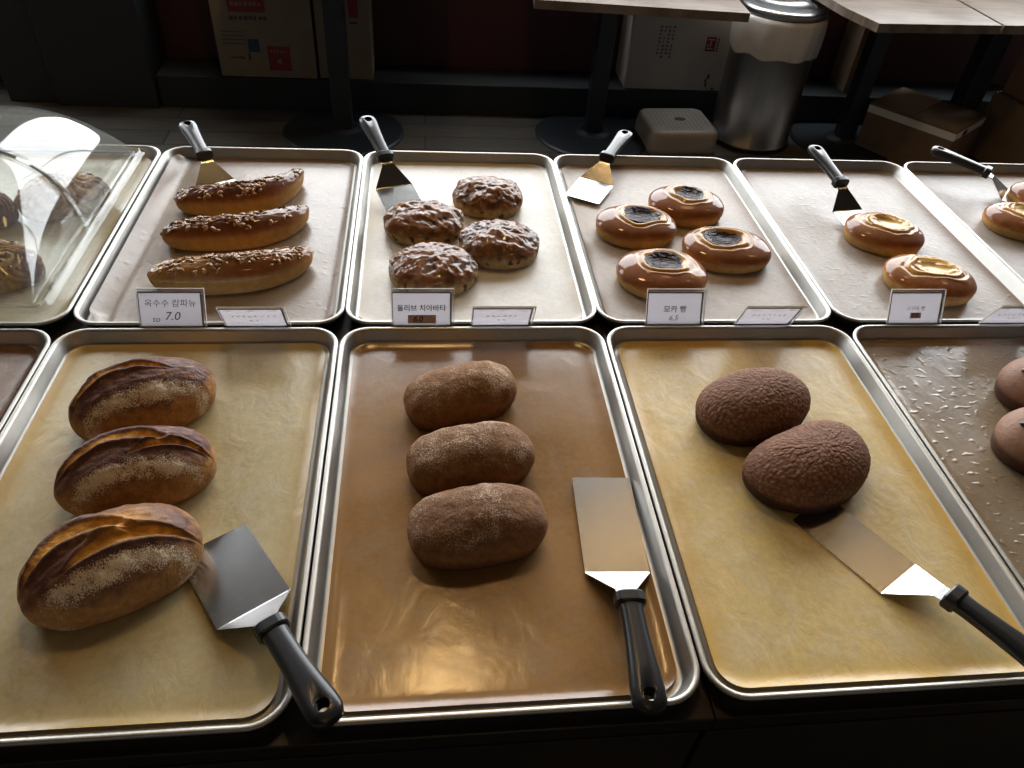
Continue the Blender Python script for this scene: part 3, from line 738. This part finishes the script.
card(.8035, SY, SZ, -26, 'name card washed out by glare, with a tiny brown price box',
     [('lettering', text_mesh('고구마 빵', .0085, M['price_line'], 0), -.001, .0255, ZT), ('price_box', me_ps, .0005, .0155, ZT),  # glare over this card is put into the paler lettering colour
      ('price_outline', strokes(frame_strokes(.009, .0045), .0009, M['price_line']), .0005, .0155, .00016), ('handwriting', text_mesh('7.0', .0085, K, .2, bold=.0003), -.001, .0125, .00022)])
def scribble(seed, n, s=.0065, gap=.0085):
    rnd = random.Random(seed); P = []
    for i in range(n):
        cx = (i-(n-1)/2)*gap
        for _ in range(3): P.append([(cx+rnd.uniform(-.4, .4)*s, rnd.uniform(-.5, .5)*s) for _ in range(2)])
    return P
for i, (x, nchar, lb) in enumerate(((-.253, 8, 'faint name card leaning forward, right of the handwritten 7.0 card'), (.115, 6, 'faint name card leaning forward, right of the 6.0 card'),
                                    (.541, 7, 'faint name card leaning forward, right of the 6.5 card'), (.968, 8, 'faint name card leaning forward at the right frame edge'))):
    card(x, SY+.0005, SZ, 25, lb, [('lettering', strokes(scribble(i, nchar), .0009, M['card_border']), -.002, .034, ZT), ('lettering', strokes(scribble(i+9, 2, .006), .0009, M['card_border']), -.002, .020, ZT)], dash=True)

# ------------------------------------------------------------------ clear roll-top cover
def cover():
    cx, cy, zb = -.745, 1.243, RIM+.0006
    t = thing('pastry_cover', 'clear domed acrylic cover with a hinged lid over the pastries', 'food cover', (cx, cy, zb))
    w, d = .184, .279; th = .0018
    # base rim: flat flange, small step and an inner lip
    bm = bmesh.new(); rings = []
    for ins, z in ((0, 0), (0, .0022), (.006, .0024), (.0075, .010), (.0095, .010), (.0110, .0024), (.0220, .0022), (.0235, .0), (.0095, -.0002)):
        rings.append([(x, y, z) for x, y in rrect(w-ins, d-ins, max(.006, .022-ins))])
    loft(bm, rings, False, False); obj('base_frame', bm, M['acrylic_cover'], t, True)
    def zt(u, v, h): return h*max(0, 1-abs(u)**2.3)**.5*max(0, 1-abs(v)**2.8)**.5
    def shell(a, b, h, v0, v1, name):
        # half of a long dome; grid squeezed towards the rim so the steep sides stay smooth
        bm = bmesh.new(); nx, ny = 56, 36; vs = []
        for j in range(ny+1):
            f = j/ny; v = v0+(v1-v0)*(math.sin(f*PI/2) if abs(v1) > abs(v0) else 1-math.cos(f*PI/2)); row = []
            for i in range(nx+1):
                u = math.sin((i/nx*2-1)*PI/2)
                row.append(bm.verts.new((u*a, v*b, .006+zt(u, v, h))))
            vs.append(row)
        for j in range(ny):
            for i in range(nx): bm.faces.new((vs[j][i], vs[j][i+1], vs[j+1][i+1], vs[j+1][i]))
        o = obj(name, bm, M['acrylic_cover'], t, True)
        md = o.modifiers.new('thickness', 'SOLIDIFY'); md.thickness = .002; md.offset = -1
        return o
    vh = (1.207-cy)/.262
    shell(.166, .262, .148, vh-.01, 1, 'rear_shell')
    lid = shell(.161, .262, .143, vh+.02, -1, 'lid')
    for p in lid.data.polygons: p.flip()
    # rolled edge of the lid where the two shells meet
    bm = bmesh.new(); rings = []
    for k in range(41):
        u = math.sin((k/20-1)*PI/2); z = .006+zt(u, vh, .143); x = u*.161; y = (vh+.02)*.262
        nrm = Vector((u/.161, 0, max(.001, (z-.006))/.143**2)).normalized()
        rings.append([(x+nrm.x*dz, y+dy, z+nrm.z*dz) for dy, dz in ((-.002, -.002), (.002, -.002), (.002, .0025), (-.002, .0025))])
    loft(bm, rings); bmesh.ops.recalc_face_normals(bm, faces=bm.faces); obj('rim_bead', bm, M['acrylic_cover'], lid)
    for sg in (-1, 1):
        bm = bmesh.new(); bmesh.ops.create_cone(bm, cap_ends=True, segments=20, radius1=.007, radius2=.007, depth=.006, matrix=Matrix.Translation((sg*.169, 1.207-cy, .012)) @ Matrix.Rotation(PI/2, 4, 'Y'))
        bx(bm, sg*.168-.002, 1.201-cy, .0, sg*.168+.002, 1.213-cy, .012)
        obj('hinge', bm, M['acrylic_cover'], t)
    return t
cover()

# ------------------------------------------------------------------ cafe tables behind
def wood_top():
    m, nt, bs = nodes('worn_wood_top')
    g = noi(nt, 5, 6, .65, stretch=(1, 9, 1)); k = noi(nt, 3, 3, .5)
    c = mixc(nt, ramp(nt, g, [(.35, 0), (.65, 1)]), (.07, .045, .03), (.19, .14, .10))
    c = mixc(nt, ramp(nt, k, [(.5, 0), (.7, .6)]), c, (.26, .22, .18))
    nt.links.new(c, bs.inputs['Base Color']); bs.inputs['Roughness'].default_value = .32; bs.inputs['Specular IOR Level'].default_value = .5
    bump(nt, bs, g, .25, .002); return m
M['wood_top'] = wood_top()
def cafe_table(pts, px, py, label, br=.29, pole=.045, top=.73):
    t = thing('cafe_table', label, 'table', (px, py, 0), 0, 'cafe tables behind the counter')
    if pts:
        bm = prism(bmesh.new(), [(x-px, y-py) for x, y in pts], top-.035, top); obj('tabletop', bm, M['wood_top'], t)
    bm = bmesh.new(); lathe(bm, [(br, 0), (br, .006), (br-.01, .014), (.09, .022), (.06, .034)], 48); obj('base_disc', bm, M['dark_iron'], t, False)
    bm = bmesh.new(); bx(bm, -pole, -pole, .030, pole, pole, top-.045, .004); obj('pole', bm, M['dark_iron'], t)
    obj('top_plate', box(-.16, -.16, top-.046, .16, .16, top-.0355), M['dark_iron'], t)
    return t
cafe_table([(-.86, 3.36), (.12, 3.36), (.12, 4.05), (-.86, 4.05)], -.392, 3.63, 'cafe table whose dark pole and round foot stand before the tall brown carton', pole=.045)
cafe_table([(.445, 3.262), (1.325, 3.198), (1.38, 3.95), (.50, 4.02)], .845, 3.66, 'worn wooden cafe table left of the steel bin', pole=.04)
cafe_table([(1.852, 3.132), (2.425, 3.178), (2.43, 3.93), (1.74, 3.90), (1.80, 3.34)], 2.19, 3.66, 'worn wooden cafe table right of the steel bin', pole=.04, br=.27)
cafe_table([(2.44, 3.182), (3.2, 3.24), (3.18, 3.95), (2.45, 3.94)], 2.74, 3.60, 'cafe table cut off in the top right corner', pole=.05, br=.25)

# ------------------------------------------------------------------ steel bin
t = thing('waste_bin', 'round brushed steel waste bin with a white liner folded over its rim', 'bin', (1.675, 3.675, 0))
bm = bmesh.new(); lathe(bm, [(.200, 0), (.203, .006), (.203, .03), (.199, .032), (.199, .60), (.202, .602), (.202, .612), (.193, .612), (.193, .05)], 64); obj('body', bm, M['bin_steel'], t, True)
bm = bmesh.new(); lathe(bm, [(.204, .001), (.207, .004), (.207, .020), (.204, .024)], 64); obj('base_ring', bm, M['black_plastic'], t)
bm = bmesh.new(); rings = []
for (r, z, am) in ((.206, .455, .010), (.209, .48, .009), (.214, .54, .006), (.214, .60, .004), (.208, .622, .002), (.196, .624, .002), (.188, .60, .003), (.182, .40, .006)):
    rings.append([((r+am*nz((math.cos(2*PI*i/72)*3, math.sin(2*PI*i/72)*3, z*3), 2, 1)+am*.4)*math.cos(2*PI*i/72), (r+am*nz((math.cos(2*PI*i/72)*3, math.sin(2*PI*i/72)*3, z*3), 2, 1)+am*.4)*math.sin(2*PI*i/72), z+(.02*nz((math.cos(2*PI*i/72), math.sin(2*PI*i/72), 0), 2, 4) if z < .47 else 0)) for i in range(72)])
loft(bm, rings, False, False); obj('bin_liner', bm, M['bag'], t, True)
bm = bmesh.new(); lathe(bm, [(.198, .626), (.203, .630), (.203, .650), (.196, .656), (.150, .660), (.146, .652), (.150, .640)], 64); obj('lid_ring', bm, M['bin_steel'], t, True)

# ------------------------------------------------------------------ white stool lying low on the floor
def stool():
    t = thing('plastic_stool', 'low white plastic stool with a perforated top on the floor left of the bin', 'stool', (1.262, 3.615, 0), R(3))
    bm = bmesh.new(); rings = []
    for ins, z in ((.0, .0), (.002, .02), (.004, .085), (.008, .10), (.016, .110), (.03, .113), (.04, .113)):
        rings.append([(x, y, z) for x, y in rrect(.178-ins, .165-ins, .055-ins*.6, 8)])
    loft(bm, rings); obj('seat', bm, M['white_plastic'], t, True)
    bm = bmesh.new(); prism(bm, [(.030*math.cos(2*PI*i/24)+.012, .022*math.sin(2*PI*i/24)+.005) for i in range(24)], .1132, .1140); obj('hand_hole', bm, M['print_dark'], t)
    bm = bmesh.new()
    for i in range(-6, 7):
        for j in range(-5, 6):
            if (i*.022-.012)**2/.0016+(j*.024-.005)**2/.001 < 1.2: continue
            if abs(i) > 4 and abs(j) > 3: continue
            prism(bm, [(i*.022+.0035*math.cos(2*PI*k/6), j*.024+.0055*math.sin(2*PI*k/6)) for k in range(6)], .1132, .1137)
    o = obj('perforation', bm, M['card_border'], t); o['kind'] = 'stuff'
    return t
stool()

# ------------------------------------------------------------------ cartons
def carton(name, label, x, y, z, w, d, h, rz, m, kids=(), tape=None):
    t = thing(name, label, 'box', (x, y, z), R(rz), 'cardboard cartons by the back wall')
    body = obj('box_body', box(-w/2, -d/2, .0005, w/2, d/2, h, .002), m, t)
    # top flaps, slightly apart
    obj('flap', box(-w/2+.001, -d/2+.001, h, w/2-.001, -.002, h+.003), m, t); obj('flap', box(-w/2+.001, .002, h, w/2-.001, d/2-.001, h+.003), m, t)
    if tape: obj('packing_tape', tape(w, d, h), M['print_white'], t)
    for nm, bm, mm in kids: obj(nm, bm, mm, body)
    return t
def rects(L, y, th=.0006):
    bm = bmesh.new()
    for (x0, z0, x1, z1) in L: bx(bm, x0, y-th, z0, x1, y, z1)
    return bm
def outline(x0, z0, x1, z1, y, t=.006): return rects([(x0, z0, x1, z0+t), (x0, z1-t, x1, z1), (x0, z0+t, x0+t, z1-t), (x1-t, z0+t, x1, z1-t)], y)
yf = -.118
rnd = random.Random(3)
def words(x0, x1, z, h, n):
    L = []; s = (x1-x0)/n
    for i in range(n): L.append((x0+i*s, z+rnd.uniform(0, .25)*h, x0+i*s+s*rnd.uniform(.5, .8), z+h*rnd.uniform(.75, 1)))
    return L
def front_text(txt, size, x, z, m, y, rot=0):
    me = text_mesh(txt, size, m); me.transform(Matrix.Translation((x, y, z)) @ Matrix.Rotation(rot, 4, 'Y') @ Matrix.Rotation(PI/2, 4, 'X')); return me
W1 = .46
kids = [('red_print', rects([(-.150, .300, .02, .372)], yf), M['print_red']), ('dark_print', rects(words(-.115, -.03, .385, .04, 6), yf), M['print_dark']),
        ('white_print', rects(words(-.135, .01, .325, .022, 7), yf-.0006), M['cardboard_pale']), ('dark_print', rects(words(-.15, .03, .262, .022, 8), yf), M['print_dark']),
        ('dark_print', rects([(-.20, .155+.018*i, -.09, .158+.018*i) for i in range(4)], yf), M['print_dark']),
        ('blue_print', rects([(-.082, .120, -.030, .180)], yf), M['print_blue']),
        ('dark_print', rects(words(-.17, -.1, .085, .014, 5)+[(-.088, .08, -.078, .115)], yf), M['print_dark']),
        ('red_print', rects([(.005, .035, .110, .150)], yf), M['print_red']), ('white_print', rects(words(.018, .098, .118, .016, 5)+[(.047, .07, .067, .09)], yf-.0006), M['cardboard_pale'])]
carton('carton', 'tall brown carton with red and dark print, left of and behind the iron pole', -.758, 4.012, .156, W1, .235, .62, 0, M['cardboard_pale'], kids)
carton('carton', 'plain brown carton with a small red mark, behind and right of the iron pole', -.385, 4.017, .156, .26, .225, .60, 0, M['cardboard_pale'], [('red_print', rects([(.03, .29, .075, .37)], -.113), M['print_red']), ('dark_print', rects([(.03, .262, .07, .272)], -.113), M['print_dark'])])
kids = [('red_print', rects([(.115, .200, .165, .270)], yf-.002), M['print_red']), ('white_print', rects([(.123, .21, .157, .216), (.123, .254, .157, .260), (.137, .221, .143, .25), (.123, .221, .129, .235)], yf-.0026), M['cardboard_white']),
        ('dark_print', rects([(.172, .2+.011*i, .182, .207+.011*i) for i in range(6)], yf-.002), M['print_dark']),
        ('dark_print', rects([(-.135+.022*j, .16+.018*i, -.135+.022*j+rnd.uniform(.006, .014), .170+.018*i) for i in range(9) for j in range(4) if rnd.random() < .75], yf-.002), M['card_border']),
        ('dark_print', rects([(.155, .02, .165, .045), (.150, .045, .160, .060), (.160, .060, .172, .085)], yf-.002), M['print_dark']), ('dark_print', rects([(.195, .005, .208, .016)], yf-.002), M['print_dark'])]
carton('carton', 'white carton with a small red square logo under the table left of the bin', 1.308, 4.0185, .156, .545, .24, .385, 0, M['cardboard_white'], kids)
carton('carton', 'upright plain carton leaning on the back wall right of the bin', 2.335, 4.03, .156, .15, .19, .34, 0, M['cardboard'])
def tp(w, d, h):
    bm = bmesh.new(); bx(bm, -w/2-.0006, -d/2-.0006, h-.045, w/2+.0006, -d/2, h-.01); bx(bm, -w/2-.0006, -d/2, h-.045, -w/2, d/2, h-.01); return bm
carton('carton', 'large open brown carton with pale tape on the floor behind the right cafe table pole', 2.50, 3.52, 0, .36, .44, .24, 38, M['cardboard'], [('red_print', rects([(-.09, .198, -.03, .225)], -.2212), M['print_red'])], tp)
carton('carton', 'brown carton at the right frame edge, bottom of its stack', 3.08, 3.38, 0, .46, .40, .33, 12, M['cardboard'], [('white_print', rects([(-.20, .08, -.12, .16)], -.2004), M['card_orange'])])
carton('carton', 'orange-brown carton at the right frame edge, top of its stack', 3.10, 3.40, .334, .42, .36, .30, 12, M['card_orange'], [('dark_print', rects([(-.15, .10+.03*i, -.02, .115+.03*i) for i in range(4)], -.1805), M['price_line'])])

# ------------------------------------------------------------------ ceiling lamps (warm)
wm = bpy.data.materials.new('warm_lamp_glow'); wm.use_nodes = True; bsd = wm.node_tree.nodes['Principled BSDF']
bsd.inputs['Base Color'].default_value = (.1, .1, .1, 1); bsd.inputs['Emission Color'].default_value = (1, .62, .25, 1); bsd.inputs['Emission Strength'].default_value = 26
wd = wm.copy(); wd.name = 'dim_lamp_glow'; wd.node_tree.nodes['Principled BSDF'].inputs['Emission Strength'].default_value = 4.0
for i, (x, y, lb) in enumerate(((.05, 1.80, 'round warm ceiling lamp above the middle tray'), (1.15, 2.5, 'round warm ceiling lamp above the right trays'), (2.6, 2.2, 'round warm ceiling lamp at the far right'), (-1.6, 1.6, 'round warm ceiling lamp on the left'), (.2, -.6, 'round warm ceiling lamp behind the viewer'))):
    t = thing('ceiling_lamp', lb, 'lamp', (x, y, ZC), 0, 'warm ceiling lamps')
    bm = bmesh.new(); lathe(bm, [(.20, -.001), (.205, -.03), (.20, -.034), (.18, -.030), (.178, -.01)], 32); obj('lamp_housing', bm, M['frame'], t)
    bm = bmesh.new(); lathe(bm, [(.177, -.022), (.177, -.026)], 32); obj('diffuser', bm, wd if i else wm, t)

# ------------------------------------------------------------------ daylight
w = bpy.data.worlds.new('daylight'); bpy.context.scene.world = w; w.use_nodes = True
bg = w.node_tree.nodes['Background']; bg.inputs[0].default_value = (.92, .96, 1.0, 1); bg.inputs[1].default_value = 5.6
wt = w.node_tree; tc = wt.nodes.new('ShaderNodeTexCoord'); sx = wt.nodes.new('ShaderNodeSeparateXYZ'); wt.links.new(tc.outputs['Generated'], sx.inputs[0])
wr = wt.nodes.new('ShaderNodeValToRGB'); wt.links.new(sx.outputs[2], wr.inputs[0])   # street below the horizon, overcast sky above
e = wr.color_ramp.elements; e[0].position = 0.0; e[0].color = (.13, .13, .13, 1); e[1].position = .06; e[1].color = (.92, .96, 1, 1)
e2 = e.new(1.0); e2.color = (.98, 1, 1, 1); wt.links.new(wr.outputs[0], bg.inputs[0])
for (xa, xb, WZ0, WZ1) in ((*WL, WZ0, WZ1), (*WR, WZ0, WZ1), (-3.9, -2.6, .08, WZ0)):
    ld = bpy.data.lights.new('window_portal', 'AREA'); ld.shape = 'RECTANGLE'; ld.size = xb-xa; ld.size_y = WZ1-WZ0
    ld.cycles.is_portal = True
    lo = bpy.data.objects.new('window_portal', ld); C.objects.link(lo); lo.location = ((xa+xb)/2, Y1+.12, (WZ0+WZ1)/2); lo.rotation_euler = (R(-90), 0, 0)

vs = bpy.context.scene.view_settings
vs.view_transform = 'Standard'; vs.look = 'None'; vs.gamma = 1; vs.use_curve_mapping = False; vs.exposure = 0.74
